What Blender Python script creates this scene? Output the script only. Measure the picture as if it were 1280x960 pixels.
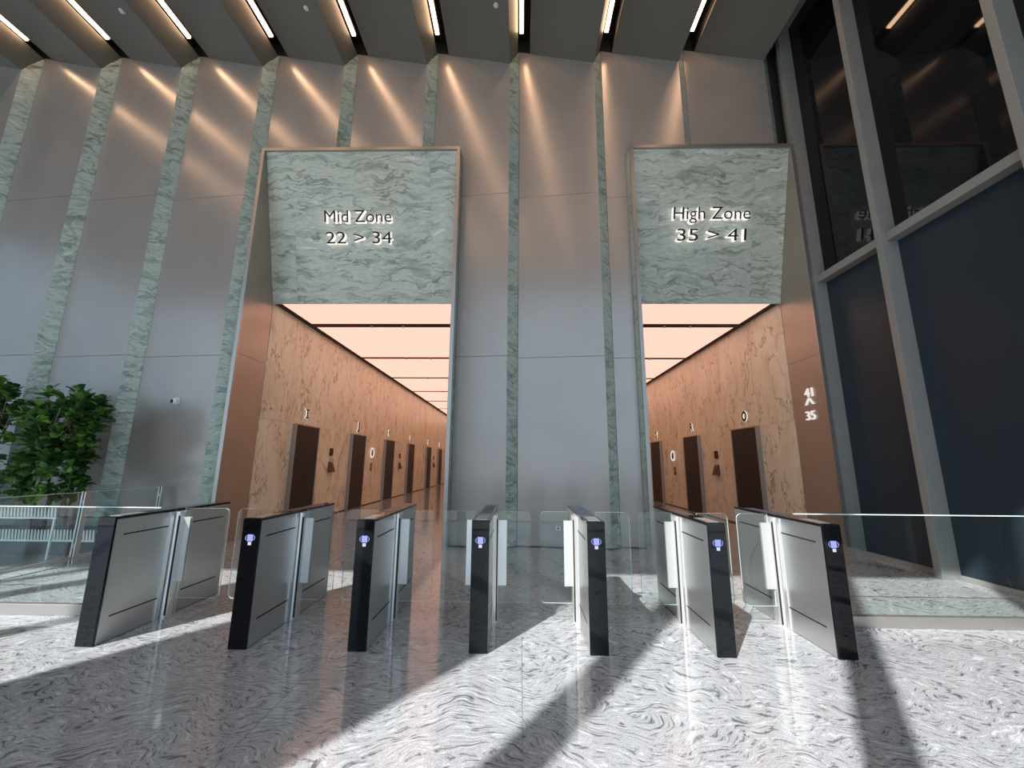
import bpy, bmesh, math, random
from mathutils import Vector, Matrix

scene = bpy.context.scene
for o in list(bpy.data.objects):
    bpy.data.objects.remove(o)
COL = scene.collection
PI = math.pi

# ------------------------------------------------------------------ camera
cam_data = bpy.data.cameras.new('camera')
cam_data.sensor_width = 36.0
cam_data.lens = 507.627 * 36.0 / 1280.0
cam_data.clip_end = 300
cam = bpy.data.objects.new('camera', cam_data)
COL.objects.link(cam)
RT = (0.99978586, 0.01934808, 0.00734023)
DN = (0.00351044, 0.19099392, -0.98158494)
FW = (-0.02039372, 0.98140052, 0.1908851)
cam.matrix_world = Matrix(((RT[0], -DN[0], -FW[0], 0), (RT[1], -DN[1], -FW[1], 0),
                           (RT[2], -DN[2], -FW[2], 1.5), (0, 0, 0, 1)))
scene.camera = cam

# ------------------------------------------------------------------ sky, sun, exposure
world = bpy.data.worlds.new('sky')
scene.world = world
world.use_nodes = True
wn = world.node_tree
wn.nodes.clear()
w_out = wn.nodes.new('ShaderNodeOutputWorld')
w_bg = wn.nodes.new('ShaderNodeBackground')
w_bg.inputs['Color'].default_value = (0.54, 0.78, 1.0, 1)
w_bg.inputs['Strength'].default_value = 1.8
wn.links.new(w_bg.outputs[0], w_out.inputs[0])

SUN_AZ, SUN_EL = math.radians(34.5), math.radians(42.1)
sun_data = bpy.data.lights.new('sun', 'SUN')
sun_data.energy = 10.0
sun_data.angle = math.radians(0.6)
sun_data.color = (1.0, 0.985, 0.96)
sun = bpy.data.objects.new('sun', sun_data)
COL.objects.link(sun)
sdir = Vector((math.sin(SUN_AZ) * math.cos(SUN_EL), math.cos(SUN_AZ) * math.cos(SUN_EL), -math.sin(SUN_EL)))
sun.rotation_euler = sdir.to_track_quat('-Z', 'Y').to_euler()
sun.location = (-12, -16, 20)

vs = scene.view_settings
vs.view_transform = 'Standard'
vs.look = 'None'
vs.gamma = 1.0
vs.use_curve_mapping = False
vs.exposure = 0.0
scene.cycles.use_denoising = True
scene.cycles.max_bounces = 8
scene.cycles.transparent_max_bounces = 24
scene.cycles.sample_clamp_indirect = 6.0

LED_STRENGTH = 15.0
LIGHTBOX_STRENGTH = 1.32


# ------------------------------------------------------------------ material helpers
def new_mat(name):
    m = bpy.data.materials.new(name)
    m.use_nodes = True
    nt = m.node_tree
    nt.nodes.clear()
    out = nt.nodes.new('ShaderNodeOutputMaterial')
    return m, nt, out


def N(nt, kind, **kw):
    n = nt.nodes.new(kind)
    for k, v in kw.items():
        if hasattr(n, k):
            setattr(n, k, v)
        else:
            n.inputs[k].default_value = v
    return n


def principled(name, col, rough=0.5, metal=0.0, spec=0.5, emit=None, estr=0.0, var=0.0, vscale=3.0, bump=0.0, bscale=60.0):
    m, nt, out = new_mat(name)
    p = N(nt, 'ShaderNodeBsdfPrincipled')
    p.inputs['Base Color'].default_value = (*col, 1)
    p.inputs['Roughness'].default_value = rough
    p.inputs['Metallic'].default_value = metal
    p.inputs['Specular IOR Level'].default_value = spec
    if emit:
        p.inputs['Emission Color'].default_value = (*emit, 1)
        p.inputs['Emission Strength'].default_value = estr
    g = N(nt, 'ShaderNodeNewGeometry')
    if var > 0:
        no = N(nt, 'ShaderNodeTexNoise')
        no.inputs['Scale'].default_value = vscale
        no.inputs['Detail'].default_value = 6
        nt.links.new(g.outputs['Position'], no.inputs['Vector'])
        cr = N(nt, 'ShaderNodeValToRGB')
        cr.color_ramp.elements[0].position = 0.3
        cr.color_ramp.elements[1].position = 0.7
        cr.color_ramp.elements[0].color = (*[c * (1 - var) for c in col], 1)
        cr.color_ramp.elements[1].color = (*[min(1, c * (1 + var)) for c in col], 1)
        nt.links.new(no.outputs['Fac'], cr.inputs[0])
        nt.links.new(cr.outputs[0], p.inputs['Base Color'])
    if bump > 0:
        nb = N(nt, 'ShaderNodeTexNoise')
        nb.inputs['Scale'].default_value = bscale
        nb.inputs['Detail'].default_value = 3
        nt.links.new(g.outputs['Position'], nb.inputs['Vector'])
        b = N(nt, 'ShaderNodeBump')
        b.inputs['Strength'].default_value = bump
        b.inputs['Distance'].default_value = 0.01
        nt.links.new(nb.outputs['Fac'], b.inputs['Height'])
        nt.links.new(b.outputs[0], p.inputs['Normal'])
    nt.links.new(p.outputs[0], out.inputs[0])
    return m


def emitter(name, col, strength):
    m, nt, out = new_mat(name)
    e = N(nt, 'ShaderNodeEmission')
    e.inputs[0].default_value = (*col, 1)
    e.inputs[1].default_value = strength
    nt.links.new(e.outputs[0], out.inputs[0])
    return m


def ramp(nt, stops):
    cr = N(nt, 'ShaderNodeValToRGB')
    el = cr.color_ramp.elements
    while len(el) < len(stops):
        el.new(0.5)
    for e, (p, c) in zip(el, stops):
        e.position = p
        e.color = (*c, 1)
    return cr


def stone(name, stops, vec_scale, warp=0.5, warp_scale=1.0, noise_scale=3.0, rot=(0, 0, 0), rough=0.25,
          fine=None, veins=None, per_piece=True, spec=0.5, detail=10.0, coat=0.0):
    """streaky stone: domain-warped stretched noise; each piece of stone takes its own offset"""
    m, nt, out = new_mat(name)
    L = nt.links.new
    p = N(nt, 'ShaderNodeBsdfPrincipled')
    p.inputs['Roughness'].default_value = rough
    p.inputs['Specular IOR Level'].default_value = spec
    g = N(nt, 'ShaderNodeNewGeometry')
    vec = g.outputs['Position']
    if per_piece:
        oi = N(nt, 'ShaderNodeObjectInfo')
        mu = N(nt, 'ShaderNodeVectorMath', operation='SCALE')
        cx = N(nt, 'ShaderNodeCombineXYZ')
        m1 = N(nt, 'ShaderNodeMath', operation='MULTIPLY'); m1.inputs[1].default_value = 37.0
        m2 = N(nt, 'ShaderNodeMath', operation='MULTIPLY'); m2.inputs[1].default_value = 91.0
        L(oi.outputs['Random'], m1.inputs[0]); L(oi.outputs['Random'], m2.inputs[0])
        L(m1.outputs[0], cx.inputs[0]); L(m2.outputs[0], cx.inputs[1]); L(m1.outputs[0], cx.inputs[2])
        ad = N(nt, 'ShaderNodeVectorMath', operation='ADD')
        L(vec, ad.inputs[0]); L(cx.outputs[0], ad.inputs[1])
        vec = ad.outputs[0]
    wn_ = N(nt, 'ShaderNodeTexNoise')
    wn_.inputs['Scale'].default_value = warp_scale
    wn_.inputs['Detail'].default_value = 3
    L(vec, wn_.inputs['Vector'])
    sb = N(nt, 'ShaderNodeVectorMath', operation='SUBTRACT'); sb.inputs[1].default_value = (0.5, 0.5, 0.5)
    L(wn_.outputs['Color'], sb.inputs[0])
    sc = N(nt, 'ShaderNodeVectorMath', operation='SCALE'); sc.inputs['Scale'].default_value = warp
    L(sb.outputs[0], sc.inputs[0])
    ad2 = N(nt, 'ShaderNodeVectorMath', operation='ADD')
    L(vec, ad2.inputs[0]); L(sc.outputs[0], ad2.inputs[1])
    mp = N(nt, 'ShaderNodeMapping')
    mp.inputs['Rotation'].default_value = rot
    mp.inputs['Scale'].default_value = vec_scale
    L(ad2.outputs[0], mp.inputs['Vector'])
    no = N(nt, 'ShaderNodeTexNoise')
    no.inputs['Scale'].default_value = noise_scale
    no.inputs['Detail'].default_value = detail
    no.inputs['Roughness'].default_value = 0.62
    L(mp.outputs[0], no.inputs['Vector'])
    cr = ramp(nt, stops)
    L(no.outputs['Fac'], cr.inputs[0])
    col = cr.outputs[0]
    if veins:
        vcol, vscale, vwidth, vstr = veins
        vn = N(nt, 'ShaderNodeTexNoise')
        vn.inputs['Scale'].default_value = vscale
        vn.inputs['Detail'].default_value = 5
        vn.inputs['Roughness'].default_value = 0.55
        L(mp.outputs[0], vn.inputs['Vector'])
        a = N(nt, 'ShaderNodeMath', operation='SUBTRACT'); a.inputs[1].default_value = 0.5
        L(vn.outputs['Fac'], a.inputs[0])
        b = N(nt, 'ShaderNodeMath', operation='ABSOLUTE'); L(a.outputs[0], b.inputs[0])
        vr = ramp(nt, [(0.0, (vstr,) * 3), (vwidth, (0, 0, 0))])
        L(b.outputs[0], vr.inputs[0])
        # veins fade in and out over the slab
        fn = N(nt, 'ShaderNodeTexNoise'); fn.inputs['Scale'].default_value = 1.3; fn.inputs['Detail'].default_value = 3
        L(vec, fn.inputs['Vector'])
        fr = ramp(nt, [(0.32, (0, 0, 0)), (0.55, (1, 1, 1))])
        L(fn.outputs['Fac'], fr.inputs[0])
        mm = N(nt, 'ShaderNodeMath', operation='MULTIPLY')
        L(vr.outputs[0], mm.inputs[0]); L(fr.outputs[0], mm.inputs[1])
        mx = N(nt, 'ShaderNodeMix', data_type='RGBA')
        L(mm.outputs[0], mx.inputs['Factor'])
        L(col, mx.inputs[6]); mx.inputs[7].default_value = (*vcol, 1)
        col = mx.outputs[2]
    if fine:
        fs, fa = fine
        ff = N(nt, 'ShaderNodeTexNoise'); ff.inputs['Scale'].default_value = fs; ff.inputs['Detail'].default_value = 4
        L(g.outputs['Position'], ff.inputs['Vector'])
        fr2 = ramp(nt, [(0.3, (1 - fa,) * 3), (0.7, (1 + fa,) * 3)])
        L(ff.outputs['Fac'], fr2.inputs[0])
        mx2 = N(nt, 'ShaderNodeMix', data_type='RGBA', blend_type='MULTIPLY')
        mx2.inputs['Factor'].default_value = 1.0
        L(col, mx2.inputs[6]); L(fr2.outputs[0], mx2.inputs[7])
        col = mx2.outputs[2]
    L(col, p.inputs['Base Color'])
    L(p.outputs[0], out.inputs[0])
    return m


def clear_glass(name, tint, refl=1.0):
    m, nt, out = new_mat(name)
    t = N(nt, 'ShaderNodeBsdfTransparent'); t.inputs[0].default_value = (*tint, 1)
    gl = N(nt, 'ShaderNodeBsdfGlossy'); gl.inputs['Roughness'].default_value = 0.0
    lw = N(nt, 'ShaderNodeLayerWeight'); lw.inputs['Blend'].default_value = 0.5
    pw = N(nt, 'ShaderNodeMath', operation='POWER'); pw.inputs[1].default_value = 5.0
    nt.links.new(lw.outputs['Facing'], pw.inputs[0])
    fr = N(nt, 'ShaderNodeMath', operation='MULTIPLY_ADD')
    fr.inputs[1].default_value = 0.9 * refl; fr.inputs[2].default_value = 0.035 * refl
    nt.links.new(pw.outputs[0], fr.inputs[0])
    mx = N(nt, 'ShaderNodeMixShader')
    nt.links.new(fr.outputs[0], mx.inputs[0])
    nt.links.new(t.outputs[0], mx.inputs[1])
    nt.links.new(gl.outputs[0], mx.inputs[2])
    nt.links.new(mx.outputs[0], out.inputs[0])
    return m


M = {}
M['panel'] = principled('bronze_metal_panel', (0.40, 0.36, 0.335), 0.24, 0.3, var=0.04, vscale=1.2)
M['reveal'] = principled('bronze_metal_reveal', (0.42, 0.355, 0.295), 0.33, 0.6, var=0.04, vscale=1.2)
M['rim'] = principled('satin_metal_rim', (0.42, 0.39, 0.365), 0.35, 0.8)
M['ceiling'] = principled('dark_grey_ceiling_panel', (0.168, 0.16, 0.142), 0.45, 0.0, var=0.04, vscale=1.0)
M['black'] = principled('matt_black', (0.012, 0.011, 0.011), 0.6)
M['backing'] = principled('dark_backing', (0.03, 0.03, 0.03), 0.8)
M['led'] = emitter('warm_led', (1.0, 0.63, 0.38), LED_STRENGTH)
M['lightbox'] = emitter('peach_lightbox', (1.0, 0.555, 0.435), LIGHTBOX_STRENGTH)
M['green'] = stone('green_quartzite',
                   [(0.30, (0.28, 0.315, 0.265)), (0.42, (0.44, 0.485, 0.415)), (0.50, (0.60, 0.635, 0.56)),
                    (0.57, (0.48, 0.525, 0.455)), (0.68, (0.74, 0.755, 0.69))],
                   (0.30, 0.30, 1.6), warp=0.5, warp_scale=1.5, noise_scale=4.2, rough=0.35,
                   veins=((0.20, 0.21, 0.18), 3.0, 0.028, 0.95))
M['strip'] = stone('green_quartzite_strip',
                   [(0.30, (0.23, 0.29, 0.25)), (0.42, (0.36, 0.44, 0.385)), (0.51, (0.54, 0.60, 0.545)),
                    (0.58, (0.40, 0.48, 0.42)), (0.70, (0.68, 0.73, 0.68))],
                   (0.55, 0.55, 1.5), warp=0.5, warp_scale=1.4, noise_scale=5.0, rot=(0.0, 0.45, 0.0), rough=0.35,
                   veins=((0.13, 0.16, 0.14), 3.2, 0.03, 0.8))
M['marble'] = stone('beige_marble',
                    [(0.28, (0.62, 0.52, 0.37)), (0.5, (0.76, 0.68, 0.52)), (0.75, (0.83, 0.77, 0.64))],
                    (1.1, 1.1, 0.42), warp=0.55, warp_scale=1.3, noise_scale=2.2, rot=(0.35, 0.0, 0.0), rough=0.3,
                    veins=((0.27, 0.17, 0.09), 2.0, 0.017, 0.9))
M['floor'] = stone('grey_swirl_granite',
                   [(0.35, (0.075, 0.078, 0.083)), (0.42, (0.17, 0.176, 0.185)), (0.47, (0.36, 0.37, 0.385)),
                    (0.495, (0.17, 0.176, 0.185)), (0.52, (0.37, 0.38, 0.395)), (0.56, (0.25, 0.258, 0.27)), (0.62, (0.43, 0.442, 0.46))],
                   (0.5, 2.8, 1.0), warp=1.5, warp_scale=1.05, noise_scale=16.0, rot=(0, 0, 0.35), rough=0.09,
                   fine=(140.0, 0.25), detail=12.0)
M['grout'] = principled('grey_grout', (0.16, 0.16, 0.165), 0.7)
M['steel'] = principled('brushed_steel', (0.56, 0.565, 0.56), 0.34, 0.9, bump=0.03, bscale=400)
M['steel_bright'] = principled('bright_steel', (0.75, 0.74, 0.72), 0.3, 0.75)
M['gate_black'] = principled('black_glass_panel', (0.004, 0.004, 0.005), 0.04, 0.0, 0.35)
M['groove'] = principled('black_groove', (0.006, 0.006, 0.006), 0.7)
M['glass'] = clear_glass('clear_glass', (0.945, 0.978, 0.968))
M['dimming'] = clear_glass('dimming_glass', (0.70, 0.73, 0.75))
M['edge'] = principled('glass_edge', (0.60, 0.72, 0.68), 0.15, 0.0, 0.6)
M['pane'] = principled('black_glass_pane', (0.005, 0.006, 0.009), 0.03, 0.0, 0.3)
M['pane_low'] = principled('navy_reflect_pane', (0.022, 0.034, 0.048), 0.35, 0.0, 0.35)  # navy base paints in the lit left wall's reflection on the lower panes
M['mullion'] = principled('grey_aluminium', (0.31, 0.31, 0.295), 0.5, 0.25, var=0.05, vscale=2.0)
M['door'] = principled('dark_bronze_door', (0.022, 0.019, 0.019), 0.42, 0.0, 0.25)
M['jamb'] = principled('steel_jamb', (0.38, 0.35, 0.33), 0.4, 0.8)
M['letter_dark'] = principled('dark_letter_face', (0.018, 0.014, 0.014), 0.7, 0.0, 0.2)
M['letter_glow'] = emitter('white_letter_body', (1.0, 0.93, 0.88), 1.15)
M['letter_white'] = emitter('white_lit_letter', (1.0, 0.93, 0.88), 0.85)
M['icon'] = emitter('blue_white_display', (0.42, 0.47, 1.0), 1.0)
M['icon_white'] = emitter('white_display', (0.72, 0.78, 1.0), 1.0)
M['white'] = principled('white_plastic', (0.75, 0.75, 0.74), 0.4)
M['white_slat'] = principled('white_slat_paint', (0.78, 0.82, 0.80), 0.45)
M['lens'] = principled('black_dome', (0.01, 0.01, 0.015), 0.08)
M['planter'] = principled('dark_grey_planter', (0.07, 0.07, 0.07), 0.5)
M['soil'] = principled('brown_soil', (0.03, 0.022, 0.016), 0.9, var=0.3, vscale=20)
M['bark'] = principled('grey_brown_bark', (0.20, 0.165, 0.12), 0.8, var=0.25, vscale=14)
M['leaf'] = principled('green_leaf', (0.12, 0.26, 0.045), 0.36, var=0.45, vscale=2.6)
M['leaf_dark'] = principled('dark_green_leaf', (0.04, 0.11, 0.03), 0.4, var=0.4, vscale=2.6)
M['paving'] = principled('outside_paving', (0.30, 0.30, 0.29), 0.8, var=0.1, vscale=1.0)
M['bronze_plate'] = principled('bronze_plate', (0.16, 0.10, 0.065), 0.35, 0.7)


# ------------------------------------------------------------------ mesh helpers
class MB:
    def __init__(self):
        self.v, self.f, self.mi = [], [], []

    def quad(self, pts, mi=0):
        n = len(self.v)
        self.v += [tuple(p) for p in pts]
        self.f.append(tuple(range(n, n + len(pts))))
        self.mi.append(mi)
        return self

    def hexa(self, b, t, mi=0):
        """bottom ring b (ccw seen from above) and top ring t"""
        n = len(self.v)
        k = len(b)
        self.v += [tuple(p) for p in b] + [tuple(p) for p in t]
        self.f.append(tuple(n + i for i in reversed(range(k)))); self.mi.append(mi)
        self.f.append(tuple(n + k + i for i in range(k))); self.mi.append(mi)
        for i in range(k):
            j = (i + 1) % k
            self.f.append((n + i, n + j, n + k + j, n + k + i)); self.mi.append(mi)
        return self

    def box(self, x0, x1, y0, y1, z0, z1, mi=0):
        return self.hexa([(x0, y0, z0), (x1, y0, z0), (x1, y1, z0), (x0, y1, z0)],
                         [(x0, y0, z1), (x1, y0, z1), (x1, y1, z1), (x0, y1, z1)], mi)

    def tube(self, pts, radii, seg=8, mi=0):
        n0 = len(self.v)
        pts = [Vector(p) for p in pts]
        for i, p in enumerate(pts):
            d = (pts[min(i + 1, len(pts) - 1)] - pts[max(i - 1, 0)]).normalized()
            a = Vector((0, 0, 1)) if abs(d.z) < 0.9 else Vector((1, 0, 0))
            u = d.cross(a).normalized(); w = d.cross(u)
            r = radii[i] if isinstance(radii, (list, tuple)) else radii
            for s in range(seg):
                t = 2 * PI * s / seg
                self.v.append(tuple(p + u * (r * math.cos(t)) + w * (r * math.sin(t))))
        for i in range(len(pts) - 1):
            for s in range(seg):
                a0 = n0 + i * seg + s; a1 = n0 + i * seg + (s + 1) % seg
                self.f.append((a0, a0 + seg, a1 + seg, a1)); self.mi.append(mi)
        self.f.append(tuple(n0 + s for s in range(seg))); self.mi.append(mi)
        self.f.append(tuple(n0 + (len(pts) - 1) * seg + s for s in reversed(range(seg)))); self.mi.append(mi)
        return self

    def lathe(self, prof, seg=20, axis='z', mi=0):
        n0 = len(self.v)
        for r, h in prof:
            for s in range(seg):
                t = 2 * PI * s / seg
                c, d = r * math.cos(t), r * math.sin(t)
                self.v.append({'z': (c, d, h), 'y': (c, -h, d), 'x': (h, c, d)}[axis])
        for i in range(len(prof) - 1):
            for s in range(seg):
                a0 = n0 + i * seg + s; a1 = n0 + i * seg + (s + 1) % seg
                self.f.append((a0, a1, a1 + seg, a0 + seg)); self.mi.append(mi)
        self.f.append(tuple(n0 + s for s in reversed(range(seg)))); self.mi.append(mi)
        self.f.append(tuple(n0 + (len(prof) - 1) * seg + s for s in range(seg))); self.mi.append(mi)
        return self

    def mesh(self, name, mats, smooth=False):
        me = bpy.data.meshes.new(name)
        me.from_pydata(self.v, [], self.f)
        for m in (mats if isinstance(mats, (list, tuple)) else [mats]):
            me.materials.append(m)
        for p, mi in zip(me.polygons, self.mi):
            p.material_index = mi
            p.use_smooth = smooth
        bm = bmesh.new(); bm.from_mesh(me)
        bmesh.ops.recalc_face_normals(bm, faces=bm.faces)
        bm.to_mesh(me); bm.free()
        return me

    def build(self, name, mats, parent=None, smooth=False, bevel=0.0, loc=None):
        return link(name, self.mesh(name, mats, smooth), parent, bevel, loc)


def link(name, me, parent=None, bevel=0.0, loc=None):
    o = bpy.data.objects.new(name, me)
    COL.objects.link(o)
    if parent:
        o.parent = parent
    if loc:
        o.location = loc
    if bevel > 0:
        b = o.modifiers.new('bevel', 'BEVEL')
        b.width = bevel; b.segments = 2; b.limit_method = 'ANGLE'
    return o


def tag(o, label=None, cat=None, group=None, kind=None):
    if label: o['label'] = label
    if cat: o['category'] = cat
    if group: o['group'] = group
    if kind: o['kind'] = kind
    return o


def empty(name, loc, label=None, cat=None, group=None, kind=None, rz=0.0):
    o = bpy.data.objects.new(name, None)
    o.empty_display_size = 0.1
    COL.objects.link(o)
    o.location = loc
    o.rotation_euler = (0, 0, rz)
    return tag(o, label, cat, group, kind)


def structure(name, mb, mat, label=None, smooth=False):
    o = mb.build(name, mat, None, smooth)
    o['kind'] = 'structure'
    if label: o['label'] = label
    return o


def bx(*a):
    return MB().box(*a)


# ------------------------------------------------------------------ main dimensions (metres)
PITCH = 1.9
XB = lambda k: -0.05 + PITCH * k          # back edge of stone strip k
YB, YF = 7.87, 7.68                        # saw-tooth back and front planes
ZHI, ZLO = 10.95, 10.42                    # saw-tooth ceiling
K0, K1 = -10, 2
PL = (-5.56, -1.29)                        # left portal outer x
PR = (2.28, 5.69)                          # right portal outer x
PTOP, PFRONT, PBACK = 8.10, 7.48, 8.40
RIM = 0.07
GX = 5.95                                  # glazing plane
FACADE = -2.5
LOBBY_END = 36.0
CEIL_L = 4.95

# ------------------------------------------------------------------ floor
fl = MB()
fl.box(-20.3, 7.0, FACADE - 0.2, 9.0, -0.30, -0.015)
fl.box(PL[0], PL[1], 9.0, LOBBY_END, -0.30, -0.015)
fl.box(PR[0], PR[1], 9.0, LOBBY_END, -0.30, -0.015)
floor = structure('floor', fl, M['grout'], 'polished grey swirl granite floor of the lobby')
TILE_X, TILE_Y, GAP = 1.54, 0.77, 0.0025
random.seed(3)


def floor_tile(x0, x1, y0, y1, sx=GAP):
    cx, cy = (x0 + x1) / 2, (y0 + y1) / 2
    hx, hy = (x1 - x0) / 2 - sx / 2, (y1 - y0) / 2 - sx / 2
    bx(-hx, hx, -hy, hy, -0.015, 0.0).build('floor_tile', M['floor'], floor, loc=(cx, cy, 0))


# tiles the camera can see, one by one
nx0, ny0 = -10, 0
xs = [0.02 + TILE_X * i for i in range(-8, 4)]
ys = [0.52 + TILE_Y * j for j in range(2, 10)]
for x in xs:
    for y in ys:
        x1 = min(x + TILE_X, 6.0)
        if x < 5.95:
            floor_tile(x, x1, y, y + TILE_Y)
YE = ys[-1] + TILE_Y                      # 8.22
for y0, y1 in ((YE, YE + 1.54),):
    pass
yy = YE
while yy < 30:
    for a, b in (PL, PR):
        n = 3
        for i in range(n):
            w = (b - a) / n
            floor_tile(a + i * w, a + (i + 1) * w, yy, yy + 1.54)
    yy += 1.54
# paving nearer than the picture's lower edge and far left: large pieces
rest = MB()
for i in range(-9, 4):
    for j in range(-4, 3):
        x0 = 0.02 + TILE_X * i
        y0 = FACADE - 0.2 + (2.06 - FACADE + 0.2) / 3 * (j + 4) if j + 4 < 3 else None
        if y0 is None:
            continue
        y1 = y0 + (2.06 - FACADE + 0.2) / 3
        rest.box(x0 + GAP / 2, min(x0 + TILE_X, 7.0) - GAP / 2, y0 + GAP / 2, y1 - GAP / 2, -0.015, 0.0)
r_ = rest.build('floor_tile', M['floor'], floor)
r_['kind'] = 'stuff'
# paving outside the facade
structure('trim_1', bx(-60, 60, -70, FACADE - 0.2, -0.30, -0.02), M['paving'], 'outdoor paving in front of the lobby')

# ------------------------------------------------------------------ back wall
wb = MB()
wb.box(-20.3, PL[0] + 0.02, 7.93, 8.40, 0, 11.4)
wb.box(PL[1] - 0.02, PR[0] + 0.02, 7.93, 8.40, 0, 11.4)
wb.box(PL[0] + 0.02, PL[1] - 0.02, 7.93, 8.52, 8.2, 11.4)
wb.box(PR[0] + 0.02, 7.0, 7.93, 8.52, 8.2, 11.4)
wb.box(PR[1] + 0.05, 7.0, 7.93, 8.40, 0, 8.2)
wall_back = structure('wall_back', wb, M['backing'], 'tall back wall of bronze panels and green stone strips')

HOLES = [(PL[0] - 0.002, PL[1] + 0.002, -1, PTOP + 0.002), (PR[0] - 0.002, 9, -1, PTOP + 0.002)]
ZROWS = [0.012, 3.56, 7.13, 11.0]


def clip(r):
    """rectangle (x0,x1,z0,z1) minus the portal holes"""
    todo = [r]
    for hx0, hx1, hz0, hz1 in HOLES:
        nxt = []
        for x0, x1, z0, z1 in todo:
            if x1 <= hx0 or x0 >= hx1 or z1 <= hz0 or z0 >= hz1:
                nxt.append((x0, x1, z0, z1)); continue
            if z1 > hz1: nxt.append((x0, x1, hz1, z1))
            zt = min(z1, hz1)
            if x0 < hx0: nxt.append((x0, hx0, z0, zt))
            if x1 > hx1: nxt.append((hx1, x1, z0, zt))
        todo = nxt
    return todo


def slab_between(p0, p1, x0, x1, z0, z1, thick, name, mat, parent, ztop=None):
    """upright slab on the plan line p0-p1, from x0 to x1; ztop(x) limits its height"""
    def yat(x):
        return p0[1] + (p1[1] - p0[1]) * (x - p0[0]) / (p1[0] - p0[0])
    za, zb = (z1, z1) if ztop is None else (min(z1, ztop(x0)), min(z1, ztop(x1)))
    mb = MB()
    mb.hexa([(x0, yat(x0), z0), (x1, yat(x1), z0), (x1, yat(x1) + thick, z0), (x0, yat(x0) + thick, z0)],
            [(x0, yat(x0), za), (x1, yat(x1), zb), (x1, yat(x1) + thick, zb), (x0, yat(x0) + thick, za)])
    return mb.build(name, mat, parent)


for k in range(K0, K1 + 1):
    xa, xb = XB(k) + 0.004, XB(k) + PITCH - 0.21
    top = lambda x, xa=xa, xb=xb: ZHI + (ZLO - ZHI) * (x - xa) / (xb - xa) + 0.01
    for r in range(3):
        for (x0, x1, z0, z1) in clip((xa, xb, ZROWS[r] + 0.004, ZROWS[r + 1] - 0.004)):
            if x1 - x0 < 0.02:
                continue
            slab_between((xa, YB), (xb, YF), x0, x1, z0, z1, 0.03, 'wall_panel', M['panel'], wall_back, top)
# green stone strips, in courses
random.seed(11)
for k in range(K0, K1 + 2):
    xa, xb = XB(k) - 0.21, XB(k) - 0.004
    z = 0.012
    top = lambda x, xa=xa, xb=xb: ZLO + (ZHI - ZLO) * (x - xa) / (xb - xa) + 0.01
    while z < ZHI - 0.05:
        h = 1.187
        for (x0, x1, z0, z1) in clip((xa, xb, z + 0.0015, min(z + h, 11) - 0.0015)):
            slab_between((xa, YF), (xb, YB), x0, x1, z0, z1, 0.03, 'stone_tile', M['strip'], wall_back, top)
        z += h

# ------------------------------------------------------------------ ceiling
cm = MB()
cm.box(-20.3, 7.0, FACADE - 0.2, 8.0, 11.35, 11.5)
ceiling = structure('ceiling', cm, M['black'], 'dark grey saw-tooth ceiling with recessed light slots')
YC0, YC1 = FACADE, 7.92
for k in range(K0, K1 + 1):
    xa, xl, xr = XB(k) + 0.25, XB(k) + PITCH - 0.21, XB(k) + PITCH - 0.03
    za = ZHI + (ZLO - ZHI) * 0.25 / (PITCH - 0.21)
    # sloping soffit panel
    MB().hexa([(xa, YC0, za), (xl, YC0, ZLO), (xl, YC1, ZLO), (xa, YC1, za)],
              [(xa, YC0, za + 0.04), (xl, YC0, ZLO + 0.04), (xl, YC1, ZLO + 0.04), (xa, YC1, za + 0.04)]
              ).build('ceiling_panel', M['ceiling'], ceiling)
    # face of the step up to the next slot
    MB().hexa([(xl, YC0, ZLO), (xr, YC0, ZHI), (xr, YC1, ZHI), (xl, YC1, ZLO)],
              [(xl - 0.03, YC0, ZLO + 0.05), (xr - 0.03, YC0, ZHI + 0.05), (xr - 0.03, YC1, ZHI + 0.05), (xl - 0.03, YC1, ZLO + 0.05)]
              ).build('step_panel', M['ceiling'], ceiling)
    # black side of the slot
    bx(xa, xa + 0.02, YC0, YC1, za + 0.04, 11.35).build('slot_side', M['black'], ceiling)

ORD = ['first', 'second', 'third', 'fourth', 'fifth', 'sixth', 'seventh', 'eighth', 'ninth']
for n, k in enumerate(range(-6, 3)):
    t = empty('linear_light', (XB(k) + 0.05, 0, 11.02),
              f'warm white linear light in a black ceiling slot, {ORD[n]} from the left', 'light', 'linear lights in the ceiling slots')
    bx(-0.06, 0.06, FACADE, 7.50, 0.0, 0.06).build('housing', M['black'], t)
    bx(-0.038, 0.038, FACADE + 0.05, 7.46, -0.045, 0.0).build('diffuser', M['led'], t)

for i, (x, y, lab) in enumerate([(-8.17, 6.54, 'small white ceiling sprinkler, leftmost of three near the light slots'),
                                 (-4.36, 6.54, 'small white ceiling sprinkler above the left stone sign'),
                                 (-0.51, 6.53, 'small white ceiling sprinkler nearest the middle light slot')]):
    k = math.floor((x - XB(0)) / PITCH)
    zz = ZHI + (ZLO - ZHI) * (x - XB(k)) / (PITCH - 0.21)
    t = empty('sprinkler', (x, y, zz), lab, 'sprinkler', 'ceiling sprinklers')
    MB().lathe([(0.05, -0.012), (0.055, 0.0)], 16).build('rosette', M['white'], t)
    MB().lathe([(0.012, -0.06), (0.02, -0.05), (0.012, -0.012)], 12).build('nozzle', M['white'], t)

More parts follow.
